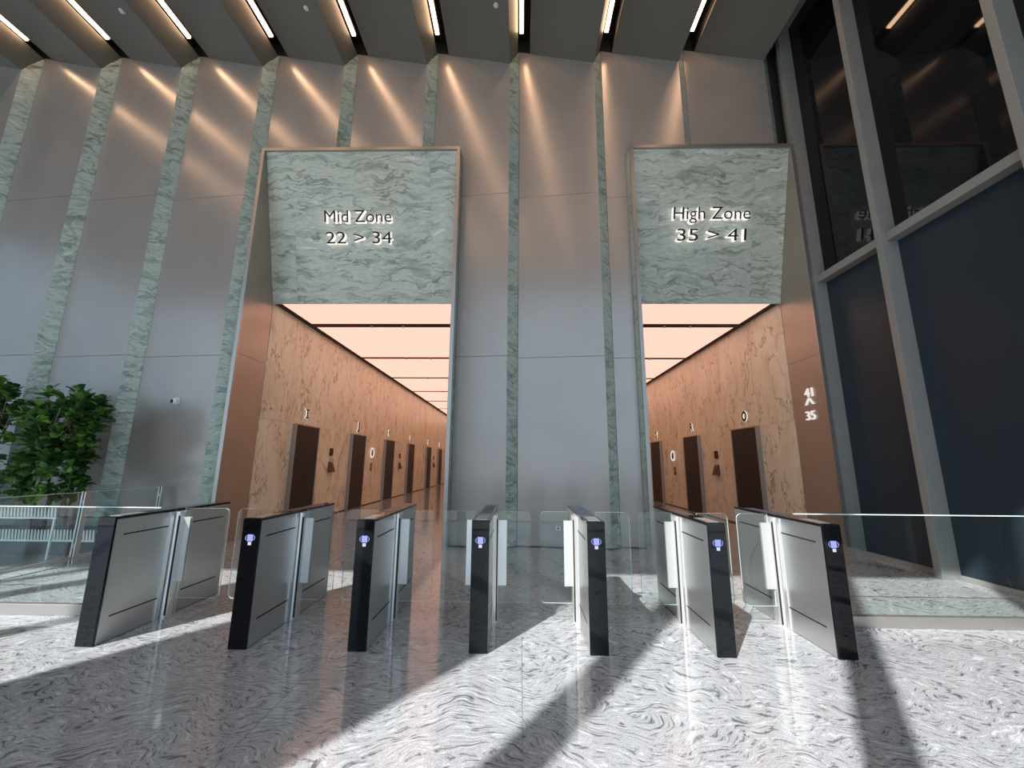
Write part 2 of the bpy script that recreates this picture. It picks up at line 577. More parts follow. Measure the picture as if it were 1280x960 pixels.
# ------------------------------------------------------------------ other walls
wl = MB().box(-20.3, -20.0, FACADE, 8.4, 0, 0.1)
wl.box(-20.3, -20.0, FACADE, 8.4, 9.5, 11.4)
wall_left = structure('wall_left', wl, M['mullion'], 'far left glazed side wall')
for i in range(6):
    y = FACADE + 0.3 + 1.9 * i
    bx(-20.3, -20.0, y, y + 0.11, 0.1, 9.5).build('mullion', M['mullion'], wall_left)
    if i < 5:
        bx(-20.16, -20.14, y + 0.11, y + 1.9, 0.1, 9.5).build('glass_pane', M['dimming'], wall_left)  # unseen panes, added and tinted to dim the sky from the left

# glazed right wall
base = MB().box(GX - 0.06, GX + 0.25, FACADE, 7.93, 0.0, 0.06)
base.box(GX + 0.05, GX + 0.25, FACADE, 7.93, 0.06, 11.4)
wall_right = structure('wall_right', base, M['mullion'], 'tall glazed right wall with grey aluminium mullions and dark glass')
MY = [7.50, 5.98, 4.06, 2.14, 0.22, -1.7]
for i, y in enumerate(MY):
    x0 = 5.70
    w = 0.11
    bx(x0, GX + 0.06, y, y + w, 0.0, 11.2).build('mullion', M['mullion'], wall_right, bevel=0.004)
for i in range(len(MY) - 1):
    ya, yb = MY[i + 1] + 0.11, MY[i]
    bx(GX - 0.17, GX + 0.05, ya, yb, 4.99, 5.13).build('transom', M['mullion'], wall_right, bevel=0.004)
    bx(GX, GX + 0.04, ya, yb, 0.06, 4.99).build('glass_pane', M['pane_low'], wall_right)
    bx(GX, GX + 0.04, ya, yb, 5.13, 11.2).build('glass_pane', M['pane'], wall_right)
bx(GX, GX + 0.04, 7.61, 7.93, 0.06, 11.2).build('glass_pane', M['pane'], wall_right)
bx(5.72, GX + 0.05, FACADE, 7.93, 11.05, 11.35).build('head_beam', M['mullion'], wall_right)
tr = MB().tube([(5.83, 7.76, 0.0), (5.83, 7.76, 11.05)], 0.055, 14)
structure('trim_2', tr, M['mullion'], 'slim grey vertical pipe in the right rear corner', smooth=True)

# front facade behind the viewpoint: mullions and one broad stone pier
fm = MB().box(-20.3, 7.0, FACADE - 0.15, FACADE, 0.0, 0.02)
wall_front = structure('wall_front', fm, M['mullion'], 'glazed entrance front behind the viewpoint')
A = SUN_AZ
cx_of = lambda c, y=FACADE: (c + y * math.sin(A)) / math.cos(A)
for c0, c1 in ((-8.42, -8.22), (-7.71, -7.37), (-6.03, -5.78), (-1.515, -1.225), (0.06, 0.33), (1.68, 1.95), (-9.3, -9.0), (-10.85, -10.55), (-12.4, -12.1), (-14.0, -13.7), (3.3, 3.6)):
    d = 0.16
    # plan depth d widens the shadow by d*sin(A)
    x0 = cx_of(c0 + d * math.sin(A) * 0.5, FACADE - d / 2)
    x1 = cx_of(c1 - d * math.sin(A) * 0.5, FACADE - d / 2)
    bx(x0, x1, FACADE - d, FACADE, 0.02, 9.5).build('mullion', M['mullion'], wall_front)
d = 0.5
x0 = cx_of(-4.64 + d * math.sin(A) / 2, FACADE - d / 2)
x1 = cx_of(-2.28 - d * math.sin(A) / 2, FACADE - d / 2)
bx(-20.3, 7.0, FACADE - 0.15, FACADE, 9.5, 11.4).build('header', M['mullion'], wall_front)
bx(x0, x1, FACADE - d, FACADE, 0.0, 9.5).build('pier', M['reveal'], wall_front)


# ------------------------------------------------------------------ portals and lift lobbies
def text_pieces(body, size, depth, bold=0.0):
    """each character of a line as its own mesh (x right, y up, z towards the reader)"""
    cu = bpy.data.curves.new('t', 'FONT')
    cu.body = body; cu.size = size; cu.extrude = depth / 2; cu.resolution_u = 3; cu.offset = bold
    cu.align_x = 'LEFT'
    ob = bpy.data.objects.new('t', cu)
    COL.objects.link(ob)
    dg = bpy.context.evaluated_depsgraph_get()
    me = bpy.data.meshes.new_from_object(ob.evaluated_get(dg))
    bpy.data.objects.remove(ob)
    bm = bmesh.new(); bm.from_mesh(me)
    bmesh.ops.remove_doubles(bm, verts=bm.verts, dist=1e-5)
    bm.verts.ensure_lookup_table(); bm.faces.ensure_lookup_table()
    seen = set(); isl = []
    for f in bm.faces:
        if f.index in seen: continue
        st = [f]; seen.add(f.index); fs = []
        while st:
            g = st.pop(); fs.append(g)
            for e in g.edges:
                for h in e.link_faces:
                    if h.index not in seen:
                        seen.add(h.index); st.append(h)
        xs_ = [v.co.x for g in fs for v in g.verts]
        isl.append([min(xs_), max(xs_), fs])
    isl.sort(key=lambda i: i[0])
    merged = []
    for a in isl:
        if merged and a[0] < merged[-1][1] - 0.25 * (a[1] - a[0]):
            merged[-1][1] = max(merged[-1][1], a[1]); merged[-1][2] += a[2]
        else:
            merged.append(a)
    out = []
    for a in merged:
        idx = {}; vs_ = []; fc = []; mi = []
        for f in a[2]:
            ids = []
            for v in f.verts:
                if v.index not in idx:
                    idx[v.index] = len(vs_); vs_.append((v.co.x, v.co.y, v.co.z + depth / 2))
                ids.append(idx[v.index])
            fc.append(ids); mi.append(0 if f.normal.z > 0.7 else 1)
        out.append((vs_, fc, mi))
    bm.free()
    W = max(v[0] for o in out for v in o[0]); X0 = min(v[0] for o in out for v in o[0])
    return out, X0, W


def lettering(parent, body, width, height, depth, M4, mats, name='letter', bold=0.0):
    """line of letters fitted to width x height; M4 places its lower left corner"""
    pcs, a, b = text_pieces(body, 1.0, depth, bold)
    ys_ = [v[1] for o in pcs for v in o[0]]
    base = 0.0
    top_ = max(ys_)
    sx = width / (b - a); sy = height / top_
    for vs_, fc, mi in pcs:
        me = bpy.data.meshes.new(name)
        me.from_pydata([tuple(M4 @ Vector(((v[0] - a) * sx, v[1] * sy, v[2]))) for v in vs_], [], fc)
        for m in mats: me.materials.append(m)
        for p, i in zip(me.polygons, mi): p.material_index = i
        link(name, me, parent)


SIGN_Y0, SIGN_Z0, SIGN_Y1, SIGN_Z1 = PFRONT + 0.05, PTOP - RIM, PBACK, CEIL_L - 0.03
sd = Vector((0, SIGN_Y1 - SIGN_Y0, SIGN_Z1 - SIGN_Z0)); SLEN = sd.length; sd.normalize()   # down the slope
sn = Vector((0, -abs(sd.z), -abs(sd.y)))                                                   # outward normal
SIGN_N = Vector((0, sd.z, -sd.y)).normalized()
if SIGN_N.y > 0: SIGN_N = -SIGN_N


def sign_point(x, z, off=0.0):
    t = (SIGN_Z0 - z) / abs(sd.z)
    return Vector((x, SIGN_Y0, SIGN_Z0)) + sd * t + SIGN_N * off


def portal(px, name_label, side, cols):
    a, b = px
    t = empty('lift_portal', ((a + b) / 2, PFRONT, 0), name_label, 'portal')
    ox, oy = (a + b) / 2, PFRONT
    P = lambda mb, n, m, bev=0.0: mb.build(n, m, t, bevel=bev, loc=(-ox, -oy, 0))
    # slim front rim
    P(bx(a, a + RIM, PFRONT, PFRONT + 0.06, 0, PTOP), 'rim', M['rim'])
    P(bx(b - RIM, b, PFRONT, PFRONT + 0.06, 0, PTOP), 'rim', M['rim'])
    P(bx(a + RIM, b - RIM, PFRONT, PFRONT + 0.05, PTOP - RIM, PTOP), 'rim', M['rim'])
    P(bx(a, b, PFRONT + 0.06, 7.92, PTOP - 0.03, PTOP), 'top_cover', M['reveal'])
    # stone-clad outer sides, in courses
    for xx0, xx1 in ((a + 0.005, a + 0.035), (b - 0.035, b - 0.005)):
        z = 0.0
        while z < PTOP - 0.04:
            z1 = min(z + 1.187, PTOP - 0.032)
            P(bx(xx0, xx1, PFRONT + 0.061, 7.92, z + 0.0015, z1 - 0.0015), 'stone_tile', M['strip'])
            z = z1
            if PTOP - z < 0.05: break
    # bronze reveal panels on both inner sides, three high, cut by the leaning sign
    for xx0, xx1 in ((a + 0.036, a + RIM), (b - RIM, b - 0.036)):
        for z0, z1 in ((0.0, 3.56), (3.56, 7.13), (7.13, PTOP - RIM)):
            P(bx(xx0, xx1, PFRONT + 0.061, PBACK - 0.003, z0 + 0.003, z1 - 0.003), 'reveal_panel', M['reveal'])
    # leaning stone sign panel made of slabs
    x_edges = [a + RIM + 0.002] + cols + [b - RIM - 0.002]
    rows = [0.0, 0.36, 0.70, 1.0]
    for i in range(len(x_edges) - 1):
        for j in range(3):
            xa, xb = x_edges[i] + 0.0015, x_edges[i + 1] - 0.0015
            s0, s1 = rows[j] * SLEN + 0.0015, rows[j + 1] * SLEN - 0.0015
            o0 = Vector((0, SIGN_Y0, SIGN_Z0)) + sd * s0; o1 = Vector((0, SIGN_Y0, SIGN_Z0)) + sd * s1
            bk = -SIGN_N * 0.03
            q = [Vector((xa, 0, 0)) + o1, Vector((xb, 0, 0)) + o1, Vector((xb, 0, 0)) + o1 + bk, Vector((xa, 0, 0)) + o1 + bk]
            r = [Vector((xa, 0, 0)) + o0, Vector((xb, 0, 0)) + o0, Vector((xb, 0, 0)) + o0 + bk, Vector((xa, 0, 0)) + o0 + bk]
            P(MB().hexa(q, r), 'stone_slab', M['green'])
    return t


portal(PL, 'left lift lobby portal in bronze with leaning green stone panel above', -1, [-4.93, -1.95])
portal(PR, 'right lift lobby portal in bronze with leaning green stone panel above', 1, [2.95, 4.95])


def zone_sign(name, label, lines):
    t = empty('zone_sign', tuple(sign_point(lines[0][1], lines[0][3])), label, 'sign', 'floor zone signs')
    inv = Matrix.Translation(-t.location)
    up = -sd
    for body, x0, x1, z0, h in lines:
        o = sign_point(x0, z0, 0.004)
        R = Matrix(((1, up.x, SIGN_N.x, o.x), (0, up.y, SIGN_N.y, o.y), (0, up.z, SIGN_N.z, o.z), (0, 0, 0, 1)))
        lettering(t, body, x1 - x0, h, 0.11, inv @ R, [M['letter_dark'], M['letter_glow']])
    return t


zone_sign('zone_sign', 'lit letters reading Mid Zone 22 > 34 on the left stone panel',
          [('Mid Zone', -4.22, -2.77, 6.58, 0.25), ('22 > 34', -4.20, -2.77, 6.15, 0.25)])
zone_sign('zone_sign', 'lit letters reading High Zone 35 > 41 on the right stone panel',
          [('High Zone', 3.22, 4.83, 6.61, 0.25), ('35 > 41', 3.31, 4.76, 6.18, 0.25)])

# upright floor numbers on the right reveal
XR_IN = PR[1] - RIM
t = empty('floor_number_sign', (XR_IN, 7.85, 2.46), 'small white lit numbers 41 and 35 stacked on the right bronze reveal', 'sign')
inv = Matrix.Translation(-t.location)


def on_right_wall(x, y, z):   # x axis of text runs towards -y? the reader faces +x: right hand is -y
    return Matrix(((0, 0, -1, x), (-1, 0, 0, y), (0, 1, 0, z), (0, 0, 0, 1)))


def on_left_wall(x, y, z):    # the reader faces -x: right hand is +y
    return Matrix(((0, 0, 1, x), (1, 0, 0, y), (0, 1, 0, z), (0, 0, 0, 1)))


W2 = [M['letter_white'], M['letter_white']]
lettering(t, '41', 0.22, 0.17, 0.03, inv @ on_right_wall(XR_IN - 0.004, 8.0, 2.80), W2)
lettering(t, '35', 0.25, 0.17, 0.03, inv @ on_right_wall(XR_IN - 0.004, 8.04, 2.36), W2)
cv = MB()
for s in (-1, 1):
    cv.hexa([(0, 0.12 * s, 0), (0, 0.085 * s, 0), (-0.03, 0.085 * s, 0), (-0.03, 0.12 * s, 0)],
            [(0, 0.018 * s, 0.13), (0, -0.018 * s, 0.13), (-0.03, -0.018 * s, 0.13), (-0.03, 0.018 * s, 0.13)])
cv.build('letter', M['letter_white'], t, loc=(-0.004, 0.05, 0.19))


# --- one lobby: walls of marble slabs, doors, lit ceiling
def lobby(a, b, side, word, doors, wall_name, other_name, ceil_name):
    """a,b inner x; side -1: visible wall on the left"""
    xw = a if side < 0 else b
    xo = b if side < 0 else a
    s = 1 if side < 0 else -1                     # direction into the lobby
    thick = 0.3
    wmb = bx(min(xw - s * 0.04, xw - s * thick), max(xw - s * 0.04, xw - s * thick), PBACK, LOBBY_END, 0, 5.4)
    wall = structure(wall_name, wmb, M['backing'], f'beige veined marble wall of the {word} lift lobby')
    omb = bx(min(xo, xo + s * 0.1), max(xo, xo + s * 0.1), PBACK + 0.02, LOBBY_END, 0, 5.4)
    structure(other_name, omb, M['marble'], f'inner marble wall of the {word} lift lobby')
    # marble slabs
    edges = [PBACK + 0.02]
    for (y0, y1) in doors:
        edges += [y0, y1]
    edges.append(31.0)
    low = []
    for i in range(len(edges) - 1):
        is_door = i % 2 == 1
        y0, y1 = edges[i], edges[i + 1]
        n = max(1, round((y1 - y0) / 1.15))
        for j in range(n):
            ya, yb = y0 + (y1 - y0) * j / n + 0.0015, y0 + (y1 - y0) * (j + 1) / n - 0.0015
            x0, x1 = (xw - s * 0.04, xw) if s > 0 else (xw, xw - s * 0.04)
            bx(x0, x1, ya, yb, 2.403, 5.4).build('marble_slab', M['marble'], wall)
            if not is_door:
                bx(x0, x1, ya, yb, 0.03, 2.40).build('marble_slab', M['marble'], wall)
    bx(min(xw - s * 0.03, xw - s * 0.005), max(xw - s * 0.03, xw - s * 0.005), PBACK + 0.02, LOBBY_END, 0, 0.03).build('plinth', M['black'], wall)
    # lit ceiling
    cmb = bx(a - 0.1, b + 0.1, PBACK + 0.05, LOBBY_END, CEIL_L + 0.12, CEIL_L + 0.2)
    ce = structure(ceil_name, cmb, M['black'], f'luminous peach ceiling of the {word} lift lobby')
    gap = 0.16
    for g0, g1 in ((a + 0.001, a + gap), (b - gap, b - 0.001)):
        bx(g0, g1, PBACK + 0.05, LOBBY_END, CEIL_L, CEIL_L + 0.12).build('shadow_gap', M['black'], ce)
    ya = PBACK + 0.06
    div = [9.93 + 3.26 * i for i in range(8)]
    for y in div + [LOBBY_END]:
        bx(a + gap, b - gap, ya, y - 0.075, CEIL_L, CEIL_L + 0.05).build('light_panel', M['lightbox'], ce)
        if y < LOBBY_END - 1:
            dv = bx(a + 0.02, b - 0.02, y - (0.15 if y < 10 else 0.085), y + (0.09 if y < 10 else 0.085), CEIL_L - 0.012, CEIL_L + 0.1).build('divider', M['black'], ce)
            # two small spots in each divider wash the floor and walls
            for fx in (0.40, 0.60):
                xx = a + (b - a) * fx
                MB().lathe([(0.035, -0.03), (0.04, 0.0)], 12).build('spot', M['rim'], dv, loc=(xx, y, CEIL_L - 0.012))
        ya = y + 0.075
    structure('wall_end_' + word, bx(a - 0.1, b + 0.1, LOBBY_END, LOBBY_END + 0.2, 0, 5.4), M['marble'], f'end wall of the {word} lift lobby')
    return wall


DL = [(9.72, 10.87), (13.1, 14.25), (16.42, 17.57), (19.8, 20.95), (23.8, 24.95), (27.25, 28.4)]
DR = [(9.66, 10.81), (12.85, 14.0), (16.35, 17.5), (19.7, 20.85)]
XL_IN = PL[0] + RIM
lobby(PL[0] + RIM, PL[1] - RIM, -1, 'mid_zone', DL, 'wall_mid_zone_left', 'wall_mid_zone_right', 'ceiling_mid_zone')
lobby(PR[0] + RIM, PR[1] - RIM, 1, 'high_zone', DR, 'wall_high_zone_right', 'wall_high_zone_left', 'ceiling_high_zone')


def lift_door(n, xw, s, y0, y1, label):
    """dark lift door set in a frame standing proud of the marble"""
    yc = (y0 + y1) / 2; w = (y1 - y0) / 2
    d = bx(-0.20, 0.0, -w, w, 2.34, 2.40)
    f = MB()
    P = 0.10
    f.box(-0.2, P, -w, -w + 0.03, 0.0, 2.40)
    f.box(-0.2, P, w - 0.03, w, 0.0, 2.40)
    f.box(-0.2, P, -w + 0.03, w - 0.03, 2.37, 2.40)
    t = f.build(f'door_{n}', M['jamb'], None, loc=(xw, yc, 0))
    if s < 0:
        t.rotation_euler = (0, 0, PI)
    t['kind'] = 'structure'; t['label'] = label
    bx(P - 0.03, P - 0.015, -w + 0.032, -0.002, 0.01, 2.365).build('door_leaf', M['door'], t)
    bx(P - 0.03, P - 0.015, 0.002, w - 0.032, 0.01, 2.365).build('door_leaf', M['door'], t)
    bx(-0.1, P - 0.015, -w + 0.032, w - 0.032, 0.0, 0.008).build('door_sill', M['steel'], t)


def wall_letter(ch, xw, s, y, z, label, h=0.24):
    t = empty('letter_sign', (xw, y, z), label, 'letter', 'lift letters above the doors')
    inv_ = Matrix.Translation(-t.location)
    wd = {'I': 0.17, 'J': 0.19}.get(ch, 0.23)
    if ch == 'I':
        # slab-serif capital
        m = MB()
        d = 0.02 * s
        for (y0, y1, z0, z1) in ((-0.03, 0.03, 0.035, h - 0.035), (-0.085, 0.085, 0, 0.035), (-0.085, 0.085, h - 0.035, h)):
            m.box(min(0.004 * s, d), max(0.004 * s, d), y0, y1, z0, z1, 1)
            m.box(min(d, d * 1.12), max(d, d * 1.12), y0, y1, z0, z1, 0)
        m.build('letter', [M['letter_dark'], M['letter_glow']], t)
    else:
        f = on_left_wall if s > 0 else on_right_wall
        lettering(t, ch, wd, h, 0.016, inv_ @ f(xw + 0.004 * s, y - s * wd / 2, z), [M['letter_dark'], M['letter_glow']], bold=0.05)


n = 1
for i, ((y0, y1), ch) in enumerate(zip(DL, 'IJKLMN')):
    lift_door(n, XL_IN, 1, y0, y1, f'dark lift door {ORD[i]} along the left marble lobby wall'); n += 1
    wall_letter(ch, XL_IN, 1, (y0 + y1) / 2, 2.58, f'dark letter {ch} with glowing edge above {ORD[i]} lift door on the left lobby wall')
for i, ((y0, y1), ch) in enumerate(zip(DR[:3], 'ORS')):
    lift_door(n, XR_IN, -1, y0, y1, f'dark lift door {ORD[i]} along the right marble lobby wall'); n += 1
    wall_letter(ch, XR_IN, -1, (y0 + y1) / 2, 2.58, f'dark letter {ch} with glowing edge above {ORD[i]} lift door on the right lobby wall')


def ring_sign(xw, s, y, z, label):
    t = empty('ring_sign', (xw, y, z), label, 'sign')
    m = MB()
    seg, r = 24, 0.17
    m.tube([(0.035 * s, r * math.cos(2 * PI * i / seg), r * math.sin(2 * PI * i / seg)) for i in range(seg + 1)], 0.018, 8)
    m.build('ring', M['letter_white'], t, smooth=True)
    c = MB()
    c.tube([(0.035 * s, 0.07 * s, 0.10), (0.035 * s, 0.0, 0.07), (0.035 * s, -0.05 * s, -0.02), (0.035 * s, -0.02 * s, -0.09),
            (0.035 * s, 0.05 * s, -0.07), (0.035 * s, 0.05 * s, -0.01), (0.035 * s, -0.02 * s, 0.01)], 0.016, 8)
    c.build('symbol', M['letter_dark'], t, smooth=True)


ring_sign(XL_IN, 1, 15.12, 1.83, 'white lit ring sign on the left lobby wall between the J and K doors')
ring_sign(XR_IN, -1, 15.2, 1.80, 'white lit ring sign on the right lobby wall between the R and S doors')


def call_plate(xw, s, y, z, label, h=0.28, w=0.13):
    t = empty('lift_call_station', (xw, y, z), label, 'call panel', 'lift call panels')
    d = 0.025 * s
    bx(min(0, d), max(0, d), -w / 2, w / 2, 0, h).build('plate', M['bronze_plate'], t, bevel=0.004)
    bx(min(d, d * 1.3), max(d, d * 1.3), -0.025, 0.025, h * 0.4, h * 0.6).build('button', M['steel'], t)


call_plate(XL_IN, 1, 15.14, 1.18, 'slim bronze call plate below the ring sign on the left lobby wall')
call_plate(XR_IN, -1, 15.14, 1.12, 'slim bronze call plate below the ring sign on the right lobby wall')


def call_kiosk(xw, s, y, label):
    t = empty('call_kiosk', (xw, y, 1.2), label, 'call panel', 'wedge call panels with screens')
    # upper small display
    d = 0.03 * s
    bx(min(0, d), max(0, d), -0.09, 0.09, 0.47, 0.68).build('display', M['gate_black'], t, bevel=0.004)
    # wedge with a sloping keypad face
    m = MB()
    q = 0.20 * s
    m.hexa([(0, -0.13, 0.0), (q * 0.6, -0.13, 0.0), (q * 0.6, 0.13, 0.0), (0, 0.13, 0.0)],
           [(0, -0.11, 0.30), (q * 0.15, -0.11, 0.30), (q * 0.15, 0.11, 0.30), (0, 0.11, 0.30)])
    m.build('wedge', M['bronze_plate'], t)
    m = MB()
    off = 0.004 * s
    m.hexa([(q * 0.57 + off, -0.10, 0.03), (q * 0.57 + off, 0.10, 0.03), (q * 0.57 - off, 0.10, 0.03), (q * 0.57 - off, -0.10, 0.03)],
           [(q * 0.22 + off, -0.09, 0.26), (q * 0.22 + off, 0.09, 0.26), (q * 0.22 - off, 0.09, 0.26), (q * 0.22 - off, -0.09, 0.26)])
    m.build('screen', M['gate_black'], t)


call_kiosk(XL_IN, 1, 11.85, 'wedge call panel with display between the I and J doors')
call_kiosk(XR_IN, -1, 11.9, 'wedge call panel with display between the O and R doors')
call_kiosk(XL_IN, 1, 18.7, 'wedge call panel with display between the K and L doors')
call_kiosk(XL_IN, 1, 26.1, 'wedge call panel with display between the M and N doors')

# ------------------------------------------------------------------ turnstile gates
GY0, GL, GW, GH = 3.591, 1.407, 0.150, 1.018
GXS = [-3.558, -2.289, -1.310, -0.330, 0.639, 1.643, 2.588]
hw = GW / 2
CY = 4.28 - GY0
gate_parts = {}
m = bx(-hw, hw, 0.022, GL, 0.004, GH - 0.022)
gate_parts['body'] = (m.mesh('body', M['steel']), 0.003)
m = bx(-hw, hw, 0.0, 0.02, 0.002, GH - 0.004)
gate_parts['front_panel'] = (m.mesh('front_panel', M['gate_black']), 0.002)
m = bx(-hw - 0.002, hw + 0.002, 0.022, GL + 0.002, GH - 0.02, GH)
gate_parts['top_plate'] = (m.mesh('top_plate', M['gate_black']), 0.002)


def column_mesh(s):
    mb = MB()
    seg = 12
    r, pr = 0.062, 0.052
    ring = [(s * (hw - 0.004 + pr * math.sin(PI * i / seg)), CY - r * math.cos(PI * i / seg)) for i in range(seg + 1)]
    n0 = len(mb.v)
    zt = GH - 0.028
    mb.hexa([(x, y, 0.0) for x, y in ring], [(x, y, zt) for x, y in ring])
    # flanking flat fillets
    for y0, y1 in ((CY - 0.125, CY - 0.085), (CY + 0.085, CY + 0.11)):
        mb.box(min(s * (hw - 0.002), s * (hw + 0.012)), max(s * (hw - 0.002), s * (hw + 0.012)), y0, y1, 0.0, zt)
    return mb.mesh('post', M['steel_bright'])


def slot_mesh(s):
    mb = MB()
    def pt(deg, k):
        t = math.radians(deg)
        return (s * (hw - 0.004 + (0.052 + k) * math.sin(t)), CY - (0.062 + k) * math.cos(t))
    ring = [pt(36, 0.0012), pt(44, 0.0012), pt(52, 0.0012), pt(52, -0.006), pt(36, -0.006)]
    mb.hexa([(x, y, 0.02) for x, y in ring], [(x, y, 0.95) for x, y in ring])
    return mb.mesh('slot', M['groove'])


posts = {s: column_mesh(s) for s in (-1, 1)}
slots = {s: slot_mesh(s) for s in (-1, 1)}
grooves = {}
for s in (-1, 1):
    lst = []
    for (y0, y1) in ((3.69 - GY0, 4.20 - GY0 - 0.035), (4.43 - GY0, 4.915 - GY0)):
        for z in (0.86, 0.20):
            xx = s * hw
            lst.append(bx(min(xx, xx + 0.0012 * s), max(xx, xx + 0.0012 * s), y0, y1, z - 0.006, z + 0.006).mesh('groove', M['groove']))
    # dark seam before the post
    xx = s * hw
    lst.append(bx(min(xx, xx + 0.0012 * s), max(xx, xx + 0.0012 * s), CY - 0.082, CY - 0.066, 0.0, GH - 0.05).mesh('groove', M['groove']))
    grooves[s] = lst
reader = bx(-0.05, 0.05, 0.07, 0.33, GH, GH + 0.003).mesh('reader_window', M['steel'])
rim_in = bx(-0.055, 0.055, 0.55, 1.25, GH, GH + 0.0015).mesh('top_inlay', M['pane_low'])
IZ = 0.845
ic = MB()
ic.box(-0.024, 0.024, -0.0015, 0.0, IZ - 0.012, IZ + 0.042)
icon_card = ic.mesh('display_icon', M['icon'])
ic = MB().box(-0.014, 0.014, -0.0015, 0.0, IZ - 0.044, IZ - 0.018)
icon_hand = ic.mesh('display_hand', M['icon_white'])
ic = MB()
for s in (-1, 1):
    ic.hexa([(s * 0.030, -0.0015, IZ - 0.004), (s * 0.035, -0.0015, IZ - 0.004), (s * 0.035, 0, IZ - 0.004), (s * 0.030, 0, IZ - 0.004)],
            [(s * 0.038, -0.0015, IZ + 0.015), (s * 0.043, -0.0015, IZ + 0.015), (s * 0.043, 0, IZ + 0.015), (s * 0.038, 0, IZ + 0.015)])
    ic.hexa([(s * 0.038, -0.0015, IZ + 0.015), (s * 0.043, -0.0015, IZ + 0.015), (s * 0.043, 0, IZ + 0.015), (s * 0.038, 0, IZ + 0.015)],
            [(s * 0.030, -0.0015, IZ + 0.034), (s * 0.035, -0.0015, IZ + 0.034), (s * 0.035, 0, IZ + 0.034), (s * 0.030, 0, IZ + 0.034)])
icon_wave = ic.mesh('display_waves', M['icon'])


def leaf_mesh(s, wdt):
    """clear glass leaf with rounded free corners, standing across the lane"""
    x0, x1 = hw + 0.05, hw + wdt
    z0, z1, r = 0.17, 1.02, 0.05
    pts = [(x0, z0)]
    for i in range(6):
        t = -PI / 2 + PI / 2 * i / 5
        pts.append((x1 - r + r * math.cos(t), z0 + r + r * math.sin(t)))
    for i in range(6):
        t = PI / 2 * i / 5
        pts.append((x1 - r + r * math.cos(t), z1 - r + r * math.sin(t)))
    pts.append((x0, z1))
    mb = MB()
    b = [(s * x, CY - 0.006, z) for x, z in pts]; tt = [(s * x, CY + 0.006, z) for x, z in pts]
    mb.hexa(b, tt)
    me = mb.mesh('glass_leaf', [M['glass'], M['edge']])
    for p in me.polygons:
        if len(p.vertices) == 4:
            p.material_index = 1
    return me


def bracket_mesh(s):
    mb = MB()
    for y0, y1 in ((CY - 0.016, CY - 0.0062), (CY + 0.0062, CY + 0.016)):
        xa, xb = hw + 0.046, hw + 0.125
        mb.box(min(s * xa, s * xb), max(s * xa, s * xb), y0, y1, 0.325, 0.935)
    return mb.mesh('clamp_plate', M['steel_bright'])


brk = {s: bracket_mesh(s) for s in (-1, 1)}
GATE_LABELS = [
    'leftmost steel turnstile gate with plain dark front beside the left glass fence',
    'steel turnstile gate with black front, second from the left',
    'steel turnstile gate with black front, third from the left',
    'narrow looking steel turnstile gate with black front, left of the middle lane',
    'narrow looking steel turnstile gate with black front, right of the middle lane',
    'sunlit steel turnstile gate with black front, second from the right',
    'rightmost sunlit steel turnstile gate beside the right glass fence']
for i, x in enumerate(GXS):
    t = empty('turnstile_gate', (x, GY0, 0), GATE_LABELS[i], 'turnstile', 'speed gates across the lobby')
    for nme, (me, bev) in gate_parts.items():
        link(nme, me, t, bev)
    link('top_inlay', rim_in, t)
    link('reader_window', reader, t)
    if i > 0:
        link('display_icon', icon_card, t)
        link('display_hand', icon_hand, t)
        link('display_waves', icon_wave, t)
    for s in (-1, 1):
        po = link('post', posts[s], t)
        link('slot', slots[s], po)
        for g in grooves[s]:
            link('groove', g, t)
        if (i == 0 and s < 0) or (i == 6 and s > 0):
            continue
        gapw = abs(GXS[i + (1 if s > 0 else -1)] - x) - GW
        lf = link('glass_leaf', leaf_mesh(s, gapw / 2 - 0.045), t)
        link('clamp_plate', brk[s], lf)


# ------------------------------------------------------------------ glass fences
def fence_x(x0, x1, y, label, seams):
    t = empty('glass_fence', ((x0 + x1) / 2, y, 0), label, 'fence')
    ox = (x0 + x1) / 2
    bx(x0 - ox, x1 - ox, -0.03, 0.03, 0, 0.10).build('base_shoe', M['rim'], t, bevel=0.003)
    e = [x0] + seams + [x1]
    for a, b in zip(e[:-1], e[1:]):
        g = bx(a - ox + 0.004, b - ox - 0.004, -0.007, 0.007, 0.10, 1.018).build('glass_pane', M['glass'], t)
        bx(a - ox + 0.004, b - ox - 0.004, -0.008, 0.008, 1.018, 1.026).build('top_edge', M['edge'], g)


fence_x(-8.2, -3.69, 4.28, 'clear glass fence left of the gates with bright top edge', [-5.9])
fence_x(2.725, 5.68, 4.28, 'clear glass fence right of the gates with bright top edge', [4.7])

t = empty('glass_fence', (-6.6, 4.4, 0), 'clear glass fence with steel posts running back beside the planter', 'fence')
bx(-0.02, 0.02, 0.0, 3.18, 0.06, 0.10).build('base_rail', M['steel'], t)
for yy0, yy1 in ((0.02, 1.82), (1.90, 3.14)):
    g = bx(-0.006, 0.006, yy0, yy1, 0.12, 1.015).build('glass_pane', M['glass'], t)
    bx(-0.007, 0.007, yy0, yy1, 1.015, 1.022).build('top_edge', M['edge'], g)
for y in (1.86, 3.19):
    p = MB()
    p.box(-0.035, -0.012, -0.035, 0.035, 0.0, 1.03)
    p.box(0.012, 0.035, -0.035, 0.035, 0.0, 1.03)
    po = p.build('post', M['steel'], t, bevel=0.003, loc=(0, y, 0))
    for z in (0.22, 0.85):
        bx(-0.03, 0.03, -0.02, 0.02, z, z + 0.05).build('clamp', M['steel_bright'], po)

